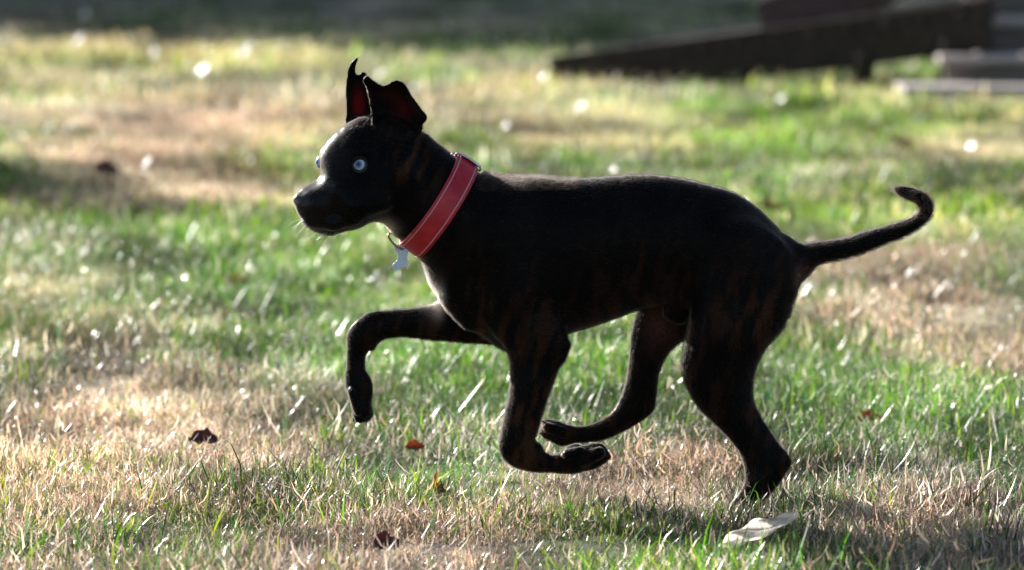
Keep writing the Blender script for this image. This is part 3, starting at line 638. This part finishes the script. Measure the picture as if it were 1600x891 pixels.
# --- eyes
em = bpy.data.materials.new('blue_eye'); em.use_nodes = True; b = em.node_tree.nodes['Principled BSDF']
tc = N(em, 'ShaderNodeTexCoord'); sx = N(em, 'ShaderNodeSeparateXYZ'); cr = N(em, 'ShaderNodeValToRGB'); L(em, tc.outputs['Object'], sx.inputs[0])
mp = N(em, 'ShaderNodeMapRange'); mp.inputs[1].default_value = 1; mp.inputs[2].default_value = .35; mp.inputs[3].default_value = 0; mp.inputs[4].default_value = 1
L(em, sx.outputs['X'], mp.inputs[0])   # object z points out of the pupil, unit sphere
nz = N(em, 'ShaderNodeTexNoise'); nz.inputs['Scale'].default_value = 9; ad = N(em, 'ShaderNodeMath', operation='MULTIPLY_ADD'); ad.inputs[1].default_value = .06
L(em, tc.outputs['Object'], nz.inputs['Vector']); L(em, nz.outputs[0], ad.inputs[0]); L(em, mp.outputs[0], ad.inputs[2]); L(em, ad.outputs[0], cr.inputs[0])
r = cr.color_ramp; r.elements[0].position = .0; r.elements[0].color = (.004, .006, .03, 1); r.elements[1].position = 1; r.elements[1].color = (.50, .30, .28, 1)
for p_, c_ in ((.04, (.004, .006, .03, 1)), (.07, (.05, .10, .32, 1)), (.14, (.22, .36, .74, 1)), (.27, (.80, .86, .98, 1)), (.40, (.72, .80, .96, 1)), (.47, (.10, .14, .30, 1)), (.55, (.02, .02, .04, 1)), (.62, (.50, .34, .36, 1))):
    e = r.elements.new(p_); e.color = c_
L(em, cr.outputs[0], b.inputs['Base Color']); b.inputs['Roughness'].default_value = .3
def sphere(nu, nv):
    V = [(math.sin(math.pi * j / nv) * math.cos(2 * math.pi * i / nu), math.sin(math.pi * j / nv) * math.sin(2 * math.pi * i / nu), math.cos(math.pi * j / nv)) for j in range(nv + 1) for i in range(nu)]
    F = [(j * nu + i, j * nu + (i + 1) % nu, (j + 1) * nu + (i + 1) % nu, (j + 1) * nu + i) for j in range(nv) for i in range(nu)]
    return V, F
def eye(px, py, r, out, inset):
    V, F = sphere(32, 20); me = bpy.data.meshes.new('eye'); me.from_pydata(V, [], [f[::-1] for f in F]); me.update(); me.materials.append(em)
    me.polygons.foreach_set('use_smooth', np.full(len(F), True))
    h = hit(px, py)[0]; o = link(bpy.data.objects.new('eye', me), dog); o.scale = (r * S0,) * 3
    w = Vector(h) + Vector(out) * 0 ; w.y += inset * S0
    o.location = w - dog.location; o.rotation_euler = Vector(out).to_track_quat('X', 'Z').to_euler(); return o
eye(563, 257, 13.5, (-.18, -.95, .06), 3)
e2 = eye(508, 253, 11, (-.75, -.45, .02), 0)
e2.location = Vector(dogw((504, 253, 2))) - dog.location
# eyelids: a soft dark rim round the near eye
lm = noisy(mat('eyelid', rough=.35), (.006, .005, .006), (.012, .009, .01), 400, bump=.2)
def tube(name, pts, r, m, parent, closed=False, seg=10, r_end=None):
    pts = np.array(pts, float); n = len(pts); V = []; F = []
    for i in range(n):
        a = pts[(i - 1) % n] if closed or i else pts[i]; b = pts[(i + 1) % n] if closed or i < n - 1 else pts[i]
        d = (b - a) / (np.linalg.norm(b - a) + 1e-9); up = np.array([0, 0, 1.]) if abs(d[2]) < .9 else np.array([1., 0, 0])
        s = np.cross(d, up); s /= np.linalg.norm(s); w = np.cross(s, d); rr = r if r_end is None else r + (r_end - r) * i / (n - 1)
        for k in range(seg):
            t = 2 * math.pi * k / seg; V.append(pts[i] + (s * math.cos(t) + w * math.sin(t)) * rr)
    for i in range(n if closed else n - 1):
        for k in range(seg): F.append((i * seg + k, i * seg + (k + 1) % seg, ((i + 1) % n) * seg + (k + 1) % seg, ((i + 1) % n) * seg + k))
    if not closed: F += [tuple(range(seg))[::-1], tuple((n - 1) * seg + k for k in range(seg))]
    return mesh_list(name, V, F, m, parent)
h0 = Vector(hit(563, 257)[0])
ez = (-(e0z := (dog.objects if False else 0)) if False else 0)
near = [o for o in dog.children if o.name.startswith('eye')][0]; ec = near.location + dog.location
rim = []
lid = smooth_poly([(-13.5, -3.5), (-10.5, 3.5), (-5, 8.4), (1.5, 8.8), (8, 6.0), (12.6, 2.6), (10.2, -4), (5.2, -9), (-1, -10.4), (-8.5, -8.6)], 4)
for ax, ay in lid:
    z = math.sqrt(max(13.5 ** 2 - ax * ax - ay * ay, 4)); rim.append((ec.x + ax * S0, ec.y - z * S0, ec.z + (ay + .12 * ax) * S0))
tube('eyelid', rim, 2.0 * S0, lm, dog, closed=True, seg=8)
# nostril
h = hit(474, 317)
nm = noisy(mat('nose_leather', rough=.3), (.003, .003, .004), (.009, .009, .011), 900, bump=.5, dist=.0004)
npts = [np.array(hit(x, y)[0]) + np.array([0, -.0002, 0]) for x, y in ((472, 320), (477, 322), (483, 321), (488, 317), (491, 312))]
tube('nostril', npts, .0012, nm, dog, seg=8, r_end=.0006)

# ================================================================== COLLAR
col_e = empty('dog_collar', tuple(dogw((684, 317, 0)))); tag(col_e, 'red leather collar with pale stitching and silver slide round the puppy\'s neck', 'collar')
leather = noisy(mat('red_leather', rough=.42), (.42, .008, .020), (.60, .020, .040), 60, bump=.25, dist=.0008)
thread = mat('thread', (.80, .60, .60), .7); steel = noisy(mat('steel', (.6, .6, .62), .22, 1), (.5, .5, .52), (.68, .68, .7), 200, bump=0)
bronze = mat('bronze_ring', (.42, .24, .13), .3, 1)
U2 = np.array([.543, -.840])                 # along the band, up the neck; CN across it
def collar_pt(phi, across, lift=3.0):
    """on the neck at angle phi (0 = nape, 90 = side facing the camera), 'across' px along the neck"""
    bow = 11 * math.sin(phi)
    c2 = CC + CN * (across + 3)
    o = np.array([c2[0], c2[1], 0.]); d = np.array([U2[0] * math.cos(phi), U2[1] * math.cos(phi), math.sin(phi) * 1.0]); d[0] += 0
    wo = dogw(o); wd = dogw(o + d) - wo; wd = wd / np.linalg.norm(wd)
    h = bvh.ray_cast(Vector(wo), Vector(wd)); rr = h[3] if h[0] is not None else 60 * S0
    rr = min(max(rr, 50 * S0), 84 * S0)
    p = wo + wd * (rr + lift * S0); bw = dogw(o + np.array([CN[0], CN[1], 0])) - wo
    return p, wd, bw * bow
NP = 96
raw = [[collar_pt(2 * math.pi * i / NP, a) for i in range(NP)] for a in (-19.5, 0, 19.5)]
rad = np.array([[np.linalg.norm(q[0] - dogw(np.array([*(CC + CN * (a + 3)), 0.]))) for q in row] for row, a in zip(raw, (-19.5, 0, 19.5))])
for _ in range(14): rad = (np.roll(rad, 1, 1) + rad + np.roll(rad, -1, 1)) / 3
rad = rad.mean(0)[None] * .5 + rad * .5
def band(phi, across, lift):
    """smooth strap surface"""
    a = (across + 19.5) / 39; i = (phi / (2 * math.pi) * NP) % NP; i0 = int(i); f = i - i0
    rr = 0
    for k, w in ((0, (1 - a)), (2, a)): rr += w * (rad[k, i0] * (1 - f) + rad[k, (i0 + 1) % NP] * f)
    o = np.array([*(CC + CN * (across + 3 + 11 * math.sin(phi))), 0.]); wo = dogw(o)
    d = np.array([U2[0] * math.cos(phi), U2[1] * math.cos(phi), math.sin(phi)]); wd = dogw(o + d) - wo; wd /= np.linalg.norm(wd)
    return wo + wd * (rr + lift * S0)
prof = [(-19.5, 0), (-19.5, 2.4), (-18, 3.6), (-15, 4.1), (-8, 4.4), (0, 4.5), (8, 4.4), (15, 4.1), (18, 3.6), (19.5, 2.4), (19.5, 0), (0, 0)]
V = [band(2 * math.pi * i / 120, a, l) for i in range(120) for a, l in prof]; npf = len(prof)
F = [(i * npf + j, i * npf + (j + 1) % npf, ((i + 1) % 120) * npf + (j + 1) % npf, ((i + 1) % 120) * npf + j) for i in range(120) for j in range(npf)]
mesh_list('strap', V, F, leather, col_e)
# strap end laid over the nape
ph = np.linspace(-.42, .16, 20); pr2 = [(-17.5, 4.5), (-17.5, 8), (0, 9), (17.5, 8), (17.5, 4.5)]
V = [band(p, a, l) for p in ph for a, l in pr2]; F = [(i * 5 + j, i * 5 + j + 1, (i + 1) * 5 + j + 1, (i + 1) * 5 + j) for i in range(19) for j in range(4)] + [(0, 1, 2, 3, 4), (99, 98, 97, 96, 95)]
mesh_list('strap_end', V, F, leather, col_e)
V = []; F = []
for a in (-14, 14):                                     # two rows of stitches
    k = 0
    while k < 190:
        p0, p1 = 2 * math.pi * k / 190, 2 * math.pi * (k + .6) / 190; b0 = len(V)
        for p in (p0, p1):
            V += [band(p, a - 1, 4.0), band(p, a, 5.6), band(p, a + 1, 4.0)]
        F += [(b0, b0 + 1, b0 + 4, b0 + 3), (b0 + 1, b0 + 2, b0 + 5, b0 + 4)]; k += 1
st_o = mesh_list('stitching', V, F, thread, col_e); st_o['kind'] = 'stuff'
# steel slide across the band near the nape
for p_ in (.22,):
    loop = [band(p_, a, l) for a, l in [(-21.5, 1), (-22, 5), (-20.5, 7.5), (-10, 8.6), (0, 9), (10, 8.6), (20.5, 7.5), (22, 5), (21.5, 1)]]
    tube('slide_buckle', loop, .0017, steel, col_e, seg=8)
loop = [band(-.3, a, l) for a, l in [(-21.5, 1), (-22, 5), (-20.5, 7.5), (-10, 8.6), (0, 9), (10, 8.6), (20.5, 7.5), (22, 5), (21.5, 1)]]
tube('slide_buckle', loop, .0017, steel, col_e, seg=8)
# ring under the throat
rc = np.array([620, 377., 8]); ring = [dogw(rc + np.array([math.cos(t) * 17 * .76 - math.sin(t) * 3, math.cos(t) * 17 * .66 + math.sin(t) * 6, math.sin(t) * 9])) for t in np.linspace(0, 2 * math.pi, 28, endpoint=False)]
tube('ring', ring, .0014, bronze, col_e, closed=True, seg=8)
# bone-shaped tag
tagm = noisy(mat('tag_metal', rough=.35), (.66, .80, 1.0), (.78, .88, 1.0), 300, bump=.3, dist=.0002)
B = [(0, -5), (-7, -4), (-9.5, 2), (-6, 7.5), (-4.5, 12), (-5, 20), (-8, 24), (-10, 30), (-6, 35), (-1, 34.5), (2, 31), (7, 29), (9, 23), (8, 16), (7, 10), (9, 5), (8.5, -2), (5, -5)]
B = smooth_poly(B, 3); ang = R(6); V = []
tp = np.array([628, 388., 12]); e = empty('dog_tag', tuple(dogw(tp))); tag(e, 'small pale blue bone shaped metal tag hanging under the red collar', 'pet tag')
for z, sc in ((-1.2, .93), (-.7, 1), (.7, 1), (1.2, .93)):
    for (x, y) in B:
        x, y = x * sc, (y - 15) * sc + 15; V.append(dogw(tp + np.array([1.25 * x * math.cos(ang) - y * math.sin(ang), y * math.cos(ang) + x * math.sin(ang), z + x * .1])))
n = len(B); F = [tuple(range(n)), tuple(range(4 * n - 1, 3 * n - 1, -1))] + [(k * n + i, k * n + (i + 1) % n, (k + 1) * n + (i + 1) % n, (k + 1) * n + i)[::-1] for k in range(3) for i in range(n)]
mesh_list('plate', V, F, tagm, e, smooth=False)
tube('split_ring', [dogw(tp + np.array([math.cos(t) * 5.5 + 2, math.sin(t) * 6.5 - 5, math.sin(t) * 2])) for t in np.linspace(0, 2 * math.pi, 20, endpoint=False)], .0007, steel, e, closed=True, seg=6)

# ================================================================== STEPS AND RAMP (weathered timber, far behind the dog)
wood = noisy(mat('sunlit_weathered_timber', rough=.75), (.26, .215, .19), (.46, .40, .365), 6, (1, 9, 9), .4)  # treads paler: sunlight put into their timber colour
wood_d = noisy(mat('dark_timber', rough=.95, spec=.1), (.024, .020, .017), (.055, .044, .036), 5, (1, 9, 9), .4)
wood_m = noisy(mat('shaded_brown_timber', rough=.8), (.10, .082, .07), (.19, .155, .13), 6, (1, 9, 9), .4)  # risers darker: shade on the fronts put into their timber colour
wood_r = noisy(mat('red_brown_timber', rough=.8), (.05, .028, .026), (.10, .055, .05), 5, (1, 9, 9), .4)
def board(name, p, q, w, t, m, parent, up=(0, 0, 1), bev=.006):
    """plank from p to q, w wide sideways, t thick along up"""
    p = np.array(p, float); q = np.array(q, float); d = q - p; ln = np.linalg.norm(d); d /= ln; s = np.cross(d, up); s /= np.linalg.norm(s); u = np.cross(s, d)
    V = [p + d * a * ln + s * b * w / 2 + u * c * t / 2 for a in (0, 1) for b in (-1, 1) for c in (-1, 1)]
    F = [(0, 1, 3, 2), (4, 6, 7, 5), (0, 4, 5, 1), (2, 3, 7, 6), (0, 2, 6, 4), (1, 5, 7, 3)]
    return bevel(mesh_list(name, V, F, m, parent, smooth=False), bev)
def xat(px, D): return (px - 800) * D / FPX
steps = empty('timber_steps', (xat(1500, 20), 12.5, 0)); tag(steps, 'weathered brown timber steps rising beside the dark ramp', 'steps')
x1s = 3.4
for i, (px, yf, zt) in enumerate([(1412, 12.55, .07), (1468, 13.0, .165), (1492, 13.45, .285), (1500, 13.9, .405), (1506, 14.35, .525)]):
    x0 = xat(px, yf + 7.1)
    for k in range(3):
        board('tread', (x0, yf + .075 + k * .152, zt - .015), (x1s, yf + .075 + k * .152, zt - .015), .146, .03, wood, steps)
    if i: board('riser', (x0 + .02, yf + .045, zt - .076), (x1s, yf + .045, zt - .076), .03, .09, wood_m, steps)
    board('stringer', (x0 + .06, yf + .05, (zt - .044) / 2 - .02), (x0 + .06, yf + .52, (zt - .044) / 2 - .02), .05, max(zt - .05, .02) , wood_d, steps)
ramp = empty('wooden_ramp', (xat(880, 22), 14.6, 0)); tag(ramp, 'dark timber ramp sloping from the lawn up to the steps', 'ramp')
def rp(px, py, D): return at_y(px, py, D - 7.1)
a, bq = rp(868, 121, 21.6), rp(1545, 30, 20.2)
a[2] = .035
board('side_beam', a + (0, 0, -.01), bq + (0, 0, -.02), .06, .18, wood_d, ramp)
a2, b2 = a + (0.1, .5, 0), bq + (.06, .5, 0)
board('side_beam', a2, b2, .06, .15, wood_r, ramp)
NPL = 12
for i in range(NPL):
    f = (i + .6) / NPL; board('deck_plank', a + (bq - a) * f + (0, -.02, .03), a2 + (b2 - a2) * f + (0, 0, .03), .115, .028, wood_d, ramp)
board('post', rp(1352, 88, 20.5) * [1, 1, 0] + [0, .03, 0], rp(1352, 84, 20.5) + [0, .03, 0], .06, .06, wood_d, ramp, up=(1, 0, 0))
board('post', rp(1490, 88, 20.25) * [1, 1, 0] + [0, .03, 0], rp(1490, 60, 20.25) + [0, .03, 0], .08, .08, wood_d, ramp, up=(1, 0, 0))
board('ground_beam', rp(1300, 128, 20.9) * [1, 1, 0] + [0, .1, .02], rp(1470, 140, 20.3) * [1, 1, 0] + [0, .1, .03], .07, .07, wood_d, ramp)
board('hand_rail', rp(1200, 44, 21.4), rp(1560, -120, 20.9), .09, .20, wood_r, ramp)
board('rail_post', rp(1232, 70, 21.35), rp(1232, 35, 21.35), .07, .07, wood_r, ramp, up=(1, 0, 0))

# ================================================================== FALLEN LEAVES
def leaf(px, py, ln, wd, ang, cols, label, curl=.35, h=.021, tilt=(0, 0), lobes=0, group=None, rough=.5, trans=.35):
    """ln, wd in metres; ang = direction of the long axis on the ground"""
    p = at_z(px, py, h); nu, nv = 22, 12; V = []; C = []
    lm_ = bpy.data.materials.get('leaf%.2f%.2f' % (rough, trans)) or blade_mat('leaf%.2f%.2f' % (rough, trans), rough, trans)
    for i in range(nu + 1):
        u = i / nu; w = math.sin(math.pi * min(u * .98 + .01, 1)) ** .7 * (1 - .25 * u)
        if lobes: w *= 1 + .38 * math.sin(u * math.pi * 2 * lobes + .6)
        for j in range(nv + 1):
            v = j / nv * 2 - 1; x = (u - .5) * ln; y = v * w * wd / 2
            z = curl * wd * (abs(v) * w) ** 2 * .8 + curl * ln * .35 * (u - .5) ** 2 * 2 + .06 * wd * math.sin(u * 17 + v * 5) - .012 * wd * math.exp(-(v * 9) ** 2)
            V.append((x, y, z)); k = .8 + .4 * vnoise(np.array([u * 7.]), np.array([v * 3. + px]))[0]; vein = 1 - .3 * math.exp(-(v * 10) ** 2)
            cc = np.array(cols[0]) * (1 - abs(v) ** 2) + np.array(cols[1]) * abs(v) ** 2; C.append(cc * k * vein)
    F = [(i * (nv + 1) + j, i * (nv + 1) + j + 1, (i + 1) * (nv + 1) + j + 1, (i + 1) * (nv + 1) + j) for i in range(nu) for j in range(nv)]
    from mathutils import Euler
    M = Euler((tilt[0], tilt[1], ang)).to_matrix(); V = np.array(V) @ np.array(M).T
    o = mesh_np('fallen_leaf', V, F, lm_, col=np.array(C)); o.location = p
    sm = o.modifiers.new('thickness', 'SOLIDIFY'); sm.thickness = .0004
    return tag(o, label, 'leaf', group)
MAR = ((.10, .022, .03), (.16, .035, .03)); ORG = ((.30, .12, .05), (.36, .16, .07)); RED = ((.30, .05, .06), (.36, .08, .07)); BRN = ((.20, .09, .04), (.28, .13, .06)); PALE = ((.90, .87, .83), (.84, .78, .72))
leaf(1185, 832, .098, .046, R(8), PALE, 'large bleached curled leaf beside the puppy\'s planted hind paw', curl=.16, h=.032, tilt=(R(20), R(-22)), trans=.85, rough=.4)
leaf(318, 690, .044, .036, R(-20), MAR, 'dark maroon curled leaf lying in straw below the raised front paw at far left', curl=.5, h=.026, tilt=(R(30), 0))
leaf(604, 852, .036, .034, R(30), MAR, 'dull purple leaf in the pale straw patch at the bottom edge', curl=.4, h=.028, tilt=(R(35), 0))
leaf(682, 764, .030, .030, R(70), ORG, 'torn orange leaf standing in grass below the puppy\'s chest', curl=.5, h=.020, tilt=(R(45), 0), lobes=2, trans=.55)
leaf(648, 699, .026, .022, R(10), ORG, 'small bright orange leaf on straw between the two front paws', curl=.4, h=.018, tilt=(R(40), 0), trans=.55)
leaf(370, 441, .052, .035, R(25), ORG, 'blurred rust orange leaf in green grass left of the raised paw', curl=.4, h=.03, tilt=(R(35), 0), trans=.5)
leaf(1360, 656, .034, .030, R(0), RED, 'pinkish red leaf among green blades right of the hock', curl=.4, h=.02, tilt=(R(40), 0), trans=.4)
leaf(1205, 326, .060, .05, R(40), BRN, 'brown leaf in the grass just above the puppy\'s rump', curl=.5, h=.03, tilt=(R(30), 0))
leaf(1413, 229, .080, .06, R(0), BRN, 'blurred red brown leaf on the bright lawn above the tail tip', curl=.4, h=.03, tilt=(R(35), 0), trans=.5)
leaf(166, 270, .07, .07, R(0), MAR, 'dark blurred leaf clump on the painted shade patch far left', curl=.5, h=.03, tilt=(R(35), 0))
leaf(1022, 708, .024, .010, R(15), PALE, 'small pale leaf sliver behind the tucked near front paw', curl=.4, h=.02, tilt=(R(25), 0))
leaf(372, 738, .014, .012, R(15), ORG, 'tiny red leaf fragment in the grass left of the chest', curl=.4, h=.018, tilt=(R(35), 0))
leaf(1583, 785, .012, .010, R(15), ORG, 'tiny orange leaf fragment in straw by the right edge', curl=.4, h=.018, tilt=(R(35), 0))
# glossy leaves further back that catch the sun
for (px, py, sz, where) in [(122, 64, .05, 'pale glossy leaf shining on the far lawn at upper left'), (133, 23, .045, 'pale shining leaf in the tree shade at upper left corner'),
                            (385, 78, .06, 'brightly shining pale leaf on the far lawn left of the ears'), (316, 109, .045, 'glinting leaf between the two brightest far leaves left of the head'),
                            (241, 82, .04, 'faint glinting leaf on the far left lawn'), (592, 118, .045, 'shining leaf on the lawn seen between the puppy\'s ears'), (648, 134, .035, 'glinting leaf on the lawn just behind the near ear'),
                            (908, 167, .045, 'brightest shining leaf on the lawn below the ramp\'s foot'), (1518, 228, .038, 'glinting leaf on green lawn below the timber steps'), (792, 195, .030, 'faint glinting leaf above the puppy\'s shoulders'),
                            (1222, 153, .035, 'glinting leaf on the lawn under the ramp beam'), (230, 253, .028, 'pale glinting leaf beside the painted shade patch'), (850, 120, .035, 'dull pale leaf at the ramp\'s lower end'),
                            (290, 433, .018, 'small glinting leaf in green grass left of the raised paw'), (960, 265, .022, 'glinting leaf on bright grass just above the back')]:
    sz *= 1.5 if py < 110 else 1.1
    o = leaf(px, py, sz, sz * .8, R(rng.uniform(0, 180)), PALE, where, curl=.10, h=.095 if py < 110 else .078, rough=.18, trans=.1)
    p = Vector(o.location); hv = ((camp - p).normalized() + sd).normalized(); o.rotation_euler = hv.to_track_quat('Z', 'X').to_euler()

# ================================================================== TREES behind the lawn (their shade crosses its far end)
bark = noisy(mat('bark', rough=.9), (.08, .06, .045), (.17, .13, .10), 6, (4, 4, 1), .8, dist=.02); leafm = blade_mat('tree_leaf', .5, .3)
def tree(x, y, H, Rr, label, seed, zb=.35):
    r = np.random.default_rng(seed); e = empty('evergreen_tree', (x, y, 0)); tag(e, label, 'tree', 'trees beyond the lawn')
    tube('trunk', [(x + .1 * math.sin(i * 1.3), y + .08 * math.cos(i), -.1 + H * .9 * i / 9) for i in range(10)], H * .03, bark, e, seg=10, r_end=H * .004)
    n = 3200 if H > 5 else 520; t = r.random(n) ** .8; z = zb + (H - zb) * t; rad_ = (Rr * (1 - t) ** .75 + .25) if zb < 1 else Rr * np.sqrt(np.clip(1 - (2 * t - 1) ** 2, .05, 1)); a = r.random(n) * 2 * math.pi
    lump = .72 + .5 * fbm(a * 2.2 + seed, z * 1.3, 3); rr = rad_ * lump * r.random(n) ** .35
    c = np.stack([x + rr * np.cos(a), y + rr * np.sin(a), z - rr * .18 + r.normal(0, .1, n)], 1)
    s = r.uniform(.12, .30, n)[:, None]; d1 = r.normal(0, 1, (n, 3)); d1[:, 2] *= .4; d1 /= np.linalg.norm(d1, axis=1)[:, None]; d2 = np.cross(d1, r.normal(0, 1, (n, 3))); d2 /= np.linalg.norm(d2, axis=1)[:, None]
    V = np.stack([c - d1 * s, c - d2 * s * .4, c + d1 * s, c + d2 * s * .4], 1).reshape(-1, 3); F = np.arange(n * 4).reshape(-1, 4)
    cc = np.repeat(np.array([.04, .075, .03])[None] * r.uniform(.6, 1.6, (n, 1)), 4, 0)
    mesh_np('crown', V, F, leafm, e, smooth=False, col=cc)
WH = ['slender dark evergreen at the left end of the front row', 'second dark evergreen of the front row', 'third evergreen of the front row', 'right hand evergreen of the front row',
      'tall evergreen at the back left of the group', 'tall evergreen standing behind the gap of the front row', 'broad tall evergreen behind the third tree', 'broad tall evergreen at the back right of the group',
      'tallest evergreen at the far left back', 'tallest evergreen in the middle of the back row', 'tallest evergreen at the right of the back row', 'small round topped evergreen standing alone beside the lawn']
KT = 1 / math.tan(SUN_EL)
for i, (x, y, H, Rr) in enumerate([(-4.6, 27.6, 9, 2.6), (-2.3, 24.6, 9, 2.6), (.5, 19.0, 8.6, 2.4), (3.0, 18.6, 8.8, 2.4), (-3.5, 27, 10, 3.2), (-.2, 25, 10, 3.2), (2.6, 22.5, 10, 3), (5.5, 21, 10, 3),
                                   (-3, 31.5, 11, 3.6), (1, 29.5, 11, 3.6), (5, 26.5, 11, 3.6), (-2.45, 7.9, 4.8, 1.15)]):
    hh = H * (.68 if H > 5 else .83); tree(x - hh * KT * math.sin(SUN_AZ), y + hh * KT * math.cos(SUN_AZ), H, Rr, WH[i], i + 5, 3.0 if H < 5 else .35)
